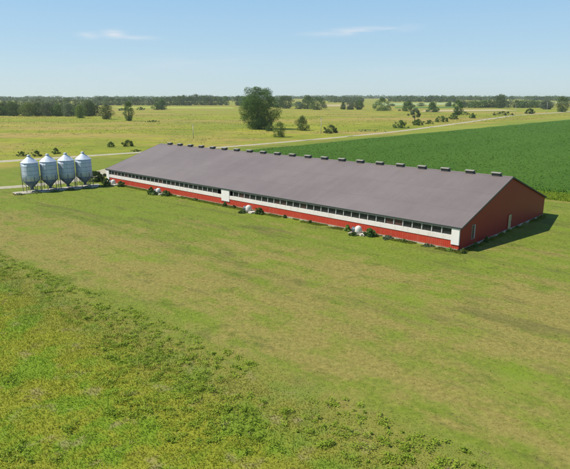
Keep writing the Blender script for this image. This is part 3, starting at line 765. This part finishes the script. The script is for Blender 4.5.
# ------------------------------------------------------------------ the barn
BL, BW, HE, HP = 91.5, 32.3, 3.22, 8.35
O = A+U*BL
barn = empty('livestock_barn', (float(O[0]), float(O[1]), 0), math.atan2(-U[1], -U[0]))
tag(barn, 'very long red livestock barn with grey roof, white band and open window strip', 'barn')
def slope_z(y): return HE+(HP-HE)*(y/(BW/2) if y <= BW/2 else (BW-y)/(BW/2))
for s_, nm in ((0, 'front'), (1, 'rear')):
    Y = (lambda a, b: (a, b)) if s_ == 0 else (lambda a, b: (BW-b, BW-a))
    MB().box(0.16, BL-0.16, *Y(-0.03, 0.2), -0.2, 0.22).build('foundation', M['concrete'], barn)
    MB().box(0.0, BL, *Y(0.0, 0.15), 0.22, 1.36).build('lower_wall', M['red_front'], barn)
    MB().box(0.02, BL-0.02, *Y(-0.07, 0.12), 1.36, 2.02).build('white_band', M['white'], barn)
    MB().box(0.0, BL, *Y(-0.04, 0.15), 2.98, HE-0.02).build('header', M['header'], barn)
    if s_ == 1:
        MB().box(0.0, BL, *Y(0.06, 0.12), 2.02, 2.98).build('window_strip', M['dark_pane'], barn)
# windows on the long side, one per bay
bay = 1.524; xs = []
x = BL-1.15
while x-bay > 1.2: xs.append((x-bay, x)); x -= bay
panel = (BL-48.6, BL-46.3)
wfirst = None
for i, (a, b) in enumerate(xs):
    if b > panel[0]+0.05 and a < panel[1]-0.05: continue
    if wfirst is None:
        mb = MB(); g_ = 2.025; h_ = 2.975
        mb.box(0, 0.14, 0.0, 0.13, g_, h_).box(bay-0.02, bay, 0.02, 0.12, g_, h_)
        mb.box(0.14, bay-0.02, 0.03, 0.11, g_, g_+0.05).box(0.14, bay-0.02, 0.03, 0.11, h_-0.05, h_)
        wfirst = mb.build('window', M['post'], barn)
        pm = MB().box(0.14, bay-0.02, 0.112, 0.125, g_+0.0, h_).build('dark_pane', M['dark_pane'], wfirst)
        wfirst.location = (a, 0, 0)
    else:
        c_ = copy_tree(wfirst, barn); c_.location = (a, 0, 0)
MB().box(panel[0], panel[1], -0.12, 0.14, 0.85, 3.1).build('white_panel', M['white_trim'], barn, 0.01)
MB().box(BL-1.12, BL+0.03, -0.12, 0.13, 0.8, HE-0.04).build('corner_board', M['white_trim'], barn, 0.01)
MB().box(-0.03, 1.15, -0.12, 0.13, 0.3, HE-0.04).build('corner_board', M['white_trim'], barn, 0.01)
# gables
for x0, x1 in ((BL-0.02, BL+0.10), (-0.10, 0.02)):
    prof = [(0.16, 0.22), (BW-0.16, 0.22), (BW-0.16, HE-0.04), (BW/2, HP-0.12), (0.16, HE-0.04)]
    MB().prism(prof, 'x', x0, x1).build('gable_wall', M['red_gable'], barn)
    MB().box(min(x0, x1)-0.02, max(x0, x1)+0.03, 0.2, BW-0.2, -0.2, 0.2).build('foundation', M['concrete'], barn)
# roof slabs
oh = 0.13; t_ = 0.09; sl_ = (HP-HE)/(BW/2)
prof = [(-oh, HE-oh*sl_), (BW/2, HP), (BW+oh, HE-oh*sl_), (BW+oh, HE-oh*sl_+t_), (BW/2, HP+t_), (-oh, HE-oh*sl_+t_)]
MB().prism(prof, 'x', -0.3, BL+0.3).build('roof', M['roof'], barn)
for yy in (-oh-0.10, BW+oh+0.003):
    MB().box(-0.3, BL+0.3, yy, yy+0.097, HE-oh*sl_-0.10, HE-oh*sl_+t_-0.02).build('gutter', M['gutter'], barn)
for xx in (BL+0.303, -0.363):
    prof = [(-oh, HE-oh*sl_-0.10), (BW/2, HP-0.10), (BW+oh, HE-oh*sl_-0.10), (BW+oh, HE-oh*sl_+t_+0.01), (BW/2, HP+t_+0.01), (-oh, HE-oh*sl_+t_+0.01)]
    MB().prism(prof, 'x', xx, xx+0.06).build('rake_trim', M['gutter'], barn)
rc = [(BW/2-0.3, HP+t_-0.3*sl_+0.004), (BW/2, HP+t_+0.004), (BW/2+0.3, HP+t_-0.3*sl_+0.004), (BW/2+0.3, HP+t_-0.3*sl_+0.03), (BW/2, HP+t_+0.045), (BW/2-0.3, HP+t_-0.3*sl_+0.03)]
MB().prism(rc, 'x', -0.3, BL+0.3).build('ridge_cap', M['roof'], barn)
# ridge vents
v0 = None
for k in range(22):
    sx = BL-(2.28+4.262*k)
    if sx < 0.6: break
    if v0 is None:
        v0 = MB().prism([(-0.42, -0.1), (0.42, -0.1), (0.40, 0.36), (-0.40, 0.36)], 'x', -0.62, 0.62).build('ridge_vent', M['vent_dark'], barn)
        MB().prism([(-0.58, 0.33), (0.58, 0.33), (0.58, 0.38), (0, 0.50), (-0.58, 0.38)], 'x', -0.74, 0.74).build('vent_lid', M['vent_cap'], v0)
        vv = v0
    else: vv = copy_tree(v0, barn)
    vv.location = (sx, BW/2, HP+t_)
# gable door and louvre (near end)
gx1 = BL+0.10
d0 = MB().box(gx1, gx1+0.05, 16.25, 17.5, 0.25, 2.45).build('door', M['door_tan'], barn, 0.008)
MB().box(gx1+0.05, gx1+0.09, 17.3, 17.38, 1.2, 1.32).build('handle', M['gutter'], d0)
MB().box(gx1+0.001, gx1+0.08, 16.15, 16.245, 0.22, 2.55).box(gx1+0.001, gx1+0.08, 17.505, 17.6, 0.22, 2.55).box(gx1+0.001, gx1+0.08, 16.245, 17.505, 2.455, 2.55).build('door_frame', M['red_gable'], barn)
fr = MB().box(gx1+0.001, gx1+0.05, 3.42, 4.5, 2.95, 3.02).box(gx1+0.001, gx1+0.05, 3.42, 4.5, 0.98, 1.05).box(gx1+0.001, gx1+0.05, 3.42, 3.5, 1.05, 2.95).build('end_window', M['vent_cap'], barn)
MB().box(gx1+0.001, gx1+0.02, 3.5, 4.22, 1.05, 2.95).build('dark_pane', M['dark_pane'], fr)
MB().box(gx1+0.001, gx1+0.055, 4.23, 4.5, 1.055, 2.945).build('sash', M['post'], fr)
# concrete footings showing along the gable
for yy, ww in ((5.4, 0.9), (8.2, 0.7), (11.2, 0.9), (14.2, 0.6), (20.3, 0.8), (24.0, 0.7), (27.6, 0.8)):
    MB().box(gx1+0.03, gx1+0.30, yy, yy+ww, -0.05, 0.24).build('footing', M['concrete'], barn, 0.02)

# pit fans along the long side
def loc_barn(s, off):  # s from the near corner, off = metres out from the long wall
    p_ = A+U*s-W*off; return float(p_[0]), float(p_[1])
def make_fan():
    r = empty('pit_fan', (0, 0, 0))
    MB().box(-1.45, 1.45, -0.75, 0.85, -0.1, 0.16).build('pit_lid', M['concrete'], r, 0.02)
    mb = MB(); mb.lathe([(0.56, 0.16), (0.56, 0.5), (0.55, 0.8), (0.47, 1.05), (0.32, 1.2), (0.14, 1.28), (0.03, 1.3)], 24, (-0.1, 0.05, 0))
    mb.build('housing', M['fibreglass'], r)
    mb = MB(); prof = [(0.50, 0), (0.54, 0.35), (0.62, 0.5), (0.66, 0.52)]
    # fan cone pointing along -x, slightly raised
    for (r0, t0), (r1, t1) in zip(prof, prof[1:]):
        mb.tube((-0.45-t0, -0.1, 0.62), (-0.45-t1, -0.1, 0.62), r0*0.7, r1*0.7, 24)
    cn = mb.build('fan_cone', M['galv2'], r)
    MB().tube((-0.975, -0.1, 0.62), (-0.985, -0.1, 0.62), 0.42, 0.42, 24).build('grille', M['vent_dark'], cn)
    MB().box(0.55, 1.35, -0.45, 0.55, 0.17, 0.27).build('hatch', M['fibreglass'], r, 0.03)
    return r
fan0 = None
for s_, lab in ((15.4, 'white dome pit fan nearest the gable, by the barn wall'), (39.6, 'white dome pit fan right of the white wall panel'),
                (67.8, 'white dome pit fan among weeds left of the white wall panel'), (86.3, 'white dome pit fan near the far barn end beside the big bush')):
    if fan0 is None: fan0 = make_fan(); f_ = fan0
    else: f_ = copy_tree(fan0)
    x, y = loc_barn(s_, 1.35); f_.location = (x, y, 0); f_.rotation_euler.z = math.atan2(-U[1], -U[0])+rn.uniform(-0.1, 0.1)
    tag(f_, lab, 'fan', 'pit fans along the long barn wall')

# weeds growing along the barn wall and fans (individual leafy plants)
def wall_plant(s, off, w, h, label, mat='leaf_bush', kind='bush', n=700, name='weed_bush'):
    x, y = loc_barn(s, off); o = empty(name, (x, y, 0), rn.random()*6.28); tag(o, label, 'plant')
    if name == 'weed_bush': w *= 0.8; h *= 0.85
    seed_i[0] += 1
    me, C, Rr = plant_mesh(w, h, n, 0.2, kind, seed_i[0]); link('foliage', me, M[mat], o)
wall_plant(13.3, 1.3, 2.2, 1.5, 'bright leafy bush right of the nearest pit fan', 'leaf_bush', n=1100)
wall_plant(17.9, 0.8, 1.3, 1.1, 'small weed against the wall left of the nearest pit fan', 'leaf_light')
wall_plant(10.6, 0.7, 2.2, 0.6, 'low weeds at the wall foot between nearest fan and corner', 'leaf_grey', 'low')
wall_plant(15.6, 2.5, 1.9, 0.5, 'low weeds in front of the nearest pit fan', 'leaf_bush', 'low', 400)
wall_plant(37.0, 1.2, 2.0, 1.4, 'leafy bush right of the second nearest pit fan', n=900)
wall_plant(40.0, 2.6, 2.4, 0.6, 'low weeds in front of the second nearest pit fan', 'leaf_bush', 'low')
wall_plant(47.0, 0.6, 1.0, 0.9, 'weed at the foot of the white wall panel')
wall_plant(44.5, 0.6, 1.0, 0.6, 'small weed just right of the white wall panel')
wall_plant(31.5, 0.5, 0.8, 0.6, 'small weed at the wall between the two nearest fans')
wall_plant(25.8, 0.5, 0.8, 0.5, 'tiny weed at the wall left of the nearest fan')
wall_plant(64.9, 1.4, 3.2, 1.3, 'spreading weeds right of the third pit fan', 'leaf_bush', n=1100)
wall_plant(70.3, 1.5, 1.9, 1.5, 'dark weed bush left of the third pit fan', 'leaf_dark', n=800)
wall_plant(67.6, 2.6, 2.8, 1.0, 'weeds hiding the foot of the third pit fan', 'leaf_bush', 'low', 700)
wall_plant(56.0, 0.7, 1.4, 0.5, 'low weeds at the wall right of the third fan')
wall_plant(83.0, 1.4, 2.6, 1.6, 'weeds right of the far pit fan', 'leaf_bush', n=900)
wall_plant(86.5, 2.9, 2.6, 1.1, 'weeds in front of the far pit fan', 'leaf_bush', 'low', 800)
wall_plant(89.0, 1.5, 3.2, 1.6, 'leafy weeds between far pit fan and the big bush', 'leaf_tree', n=1300)
wall_plant(95.4, 1.2, 5.6, 2.5, 'big dense dark bush between the feed bins and barn end', 'leaf_dark', 'bush', 5200, 'dense_bush')
wall_plant(1.0, 0.6, 1.1, 0.5, 'low weeds at the near front corner of the barn', 'leaf_light', 'low', 300)
wall_plant(-0.9, 0.4, 1.0, 0.8, 'dark weed growing right at the near barn corner', 'leaf_bush', 'bush', 400)
wall_plant(4.3, 0.6, 1.5, 0.5, 'low weeds under the last windows by the corner', 'leaf_grey', 'low', 300)
wall_plant(8.0, 0.6, 1.1, 0.45, 'tiny pale weeds at the wall foot near the corner', 'leaf_light', 'low', 250)
wall_plant(-0.8, -3.4, 0.7, 0.9, 'dark weed at the gable foot by the end window', 'leaf_dark', 'bush', 250)
wall_plant(-0.8, -7.0, 0.8, 1.1, 'dark weed at the gable foot left of the tan door', 'leaf_dark', 'bush', 250)

# unmown fringe: gable foot, wall foot, beyond the lawn
n_ = 30000
s_ = rng.uniform(-1, 93, n_); of = rng.random(n_)**2*1.3+0.05; gp = A[None]+U[None]*s_[:, None]-W[None]*of[:, None]
s2 = rng.uniform(0, 33, 9000); o2 = rng.random(9000)**2*1.0+0.15; gp2 = A[None]-U[None]*o2[:, None]+W[None]*s2[:, None]
s3 = rng.uniform(-60, 20, 60000); w3 = rng.uniform(49, 57.5, 60000); gp3 = A[None]+U[None]*s3[:, None]+W[None]*w3[:, None]
gp = np.concatenate((gp, gp2)); gp = gp[fbm(gp[:, 0]*0.5, gp[:, 1]*0.5) > 0.42]
gp3 = gp3[rng.random(len(gp3)) < 0.2+fbm(gp3[:, 0]*0.3, gp3[:, 1]*0.3)]
blades('wall_grass', gp, 0.07+0.2*rng.random(len(gp)), 0.05+0.05*rng.random(len(gp)), M['blades'], 'uncut grass fringe along the barn footing', 'grass', 0.7)
blades('field_edge_weeds', gp3, 0.2+0.4*rng.random(len(gp3)), 0.10+0.1*rng.random(len(gp3)), M['weeds'], 'tall weeds along the near edge of the crop', 'weeds', 0.7)

# ------------------------------------------------------------------ feed bins
pad = [(-59.2, 118.0), (-57.0, 115.2), (-42.6, 126.6), (-44.6, 130.2)]
o = MB().prism(pad, 'z', -0.1, 0.14).build('pavement', M['concrete']); tag(o, 'long concrete pad under the feed bins', 'pavement', kind='structure')
def make_bin():
    r = empty('feed_bin', (0, 0, 0)); Rb = 1.75
    bd = MB().lathe([(Rb, 2.45), (Rb, 3.8), (Rb, 4.7), (Rb, 5.6), (Rb, 6.42)], 48).build('body', M['galv'], r)
    for z in (3.8, 4.7, 5.6): MB().lathe([(Rb+0.003, z-0.03), (Rb+0.012, z-0.02), (Rb+0.012, z+0.02), (Rb+0.003, z+0.03)], 48, smooth=False, cap=False).build('seam_ring', M['galv2'], bd)
    rf = MB().lathe([(Rb+0.08, 6.36), (Rb+0.08, 6.42), (0.36, 7.62), (0.34, 7.66)], 24, smooth=False).build('roof', M['galv'], r)
    MB().lathe([(0.34, 7.6), (0.34, 7.9), (0.40, 7.9), (0.40, 7.97), (0.05, 8.1)], 16).build('cap', M['galv'], rf)
    MB().lathe([(0.24, 0.75), (0.26, 0.8), (Rb-0.01, 2.44)], 40).build('hopper', M['galv2'], r)
    MB().box(-0.3, 0.3, -0.3, 0.3, 0.40, 0.75).tube((0, 0, 0.5), (1.1, 0.2, 0.32), 0.09).build('boot', M['galv2'], r)
    for k in range(6):
        t = 2*math.pi*k/6+0.3; x, y = (Rb+0.05)*math.cos(t), (Rb+0.05)*math.sin(t)
        MB().tube((x, y, 0.13), (x, y, 3.4), 0.06).box(x-0.13, x+0.13, y-0.13, y+0.13, 0.14, 0.16).build('leg', M['galv2'], r)
    mb = MB()
    for k in range(6):
        t = 2*math.pi*k/6+0.3; t2 = 2*math.pi*(k+1)/6+0.3; q_ = Rb+0.03
        mb.tube((q_*math.cos(t), q_*math.sin(t), 0.5), (q_*math.cos(t2), q_*math.sin(t2), 2.1), 0.022, seg=5)
    mb.build('brace', M['galv2'], r)
    mb = MB()
    t = R(-140); cx, cy_ = (Rb+0.16)*math.cos(t), (Rb+0.16)*math.sin(t); ex, ey = -math.sin(t)*0.2, math.cos(t)*0.2
    mb.tube((cx+ex, cy_+ey, 1.2), (cx+ex, cy_+ey, 6.5), 0.02, seg=5).tube((cx-ex, cy_-ey, 1.2), (cx-ex, cy_-ey, 6.5), 0.02, seg=5)
    for k in range(17): mb.tube((cx+ex, cy_+ey, 1.35+0.3*k), (cx-ex, cy_-ey, 1.35+0.3*k), 0.014, seg=4)
    mb.build('ladder', M['galv2'], r)
    return r
b0 = make_bin()
for k, lab in enumerate(('leftmost galvanised feed bin of the row of four on legs', 'second galvanised feed bin from the left in the row of four',
                         'third galvanised feed bin from the left in the row of four', 'rightmost galvanised feed bin, next to the big dark bush')):
    o = b0 if k == 0 else copy_tree(b0)
    p_ = np.array((-55.6, 119.6))+np.array((3.05, 2.36))*k
    o.location = (float(p_[0]), float(p_[1]), 0); o.rotation_euler.z = (0, 1.1, 2.3, 0.6)[k]*0.3
    tag(o, lab, 'feed bin', 'galvanised feed bins in a row')
for k in range(6):
    p_ = np.array((-57.0, 115.6))+np.array((2.75, 2.15))*k*1.02; o = empty('weed_bush', (float(p_[0])+0.5, float(p_[1])-0.3, 0), k)
    tag(o, 'low weeds along the front edge of the feed bin pad', 'plant', 'weeds in front of the feed bin pad')
    me, C, Rr = plant_mesh(2.2, 0.45, 350, 0.16, 'low', 700+k); link('foliage', me, M['leaf_bush'], o)

# ------------------------------------------------------------------ utility poles along the road
def make_pole():
    r = empty('utility_pole', (0, 0, 0))
    MB().tube((0, 0, -0.3), (0, 0, 10), 0.19, 0.12, 10).build('pole', M['pole_grey'], r)
    ca = MB().box(-1.2, 1.2, -0.08, 0.08, 9.2, 9.36).build('crossarm', M['pole_grey'], r)
    for x in (-1.05, 0, 1.05): MB().tube((x, 0, 9.36), (x, 0, 9.56), 0.05, 0.035, 8).build('insulator', M['white_trim'], ca)
    return r
p0 = None
for (px, py, top, lab) in ((193.5, 138.5, 124.5, 'pale utility pole in the pasture left of the biggest tree'), (321, 133.8, 118, 'faint utility pole left of the low spreading bush'),
                      (515, 116.2, 105.5, 'pale utility pole by the distant road, left of two'), (546.5, 113.8, 102.5, 'pale utility pole near the right edge by the distant road')):
    o = make_pole() if p0 is None else copy_tree(p0); p0 = p0 or o
    x, y = at(px, py); h = (py-top)*depth(x, y)/FPX
    o.location = (x, y, 0); o.scale = (1, 1, h/10); o.rotation_euler.z = 0.8; tag(o, lab, 'utility pole', 'utility poles along the road')

# ------------------------------------------------------------------ haze
hz = MB().box(-13000, 13000, -13000, 13000, -1.0, 75.0).build('haze', None)
mh = bpy.data.materials.new('haze'); mh.use_nodes = True; nt = mh.node_tree
nt.nodes.remove(nt.nodes['Principled BSDF'])
pv = nt.nodes.new('ShaderNodeVolumePrincipled'); pv.inputs['Density'].default_value = 0.00007
pv.inputs['Color'].default_value = (0.80, 0.90, 1.0, 1); pv.inputs['Anisotropy'].default_value = 0.2
nt.links.new(pv.outputs[0], nt.nodes['Material Output'].inputs['Volume'])
hz.data.materials.append(mh); tag(hz, 'thin pale summer haze over the farmland', 'haze', kind='stuff')
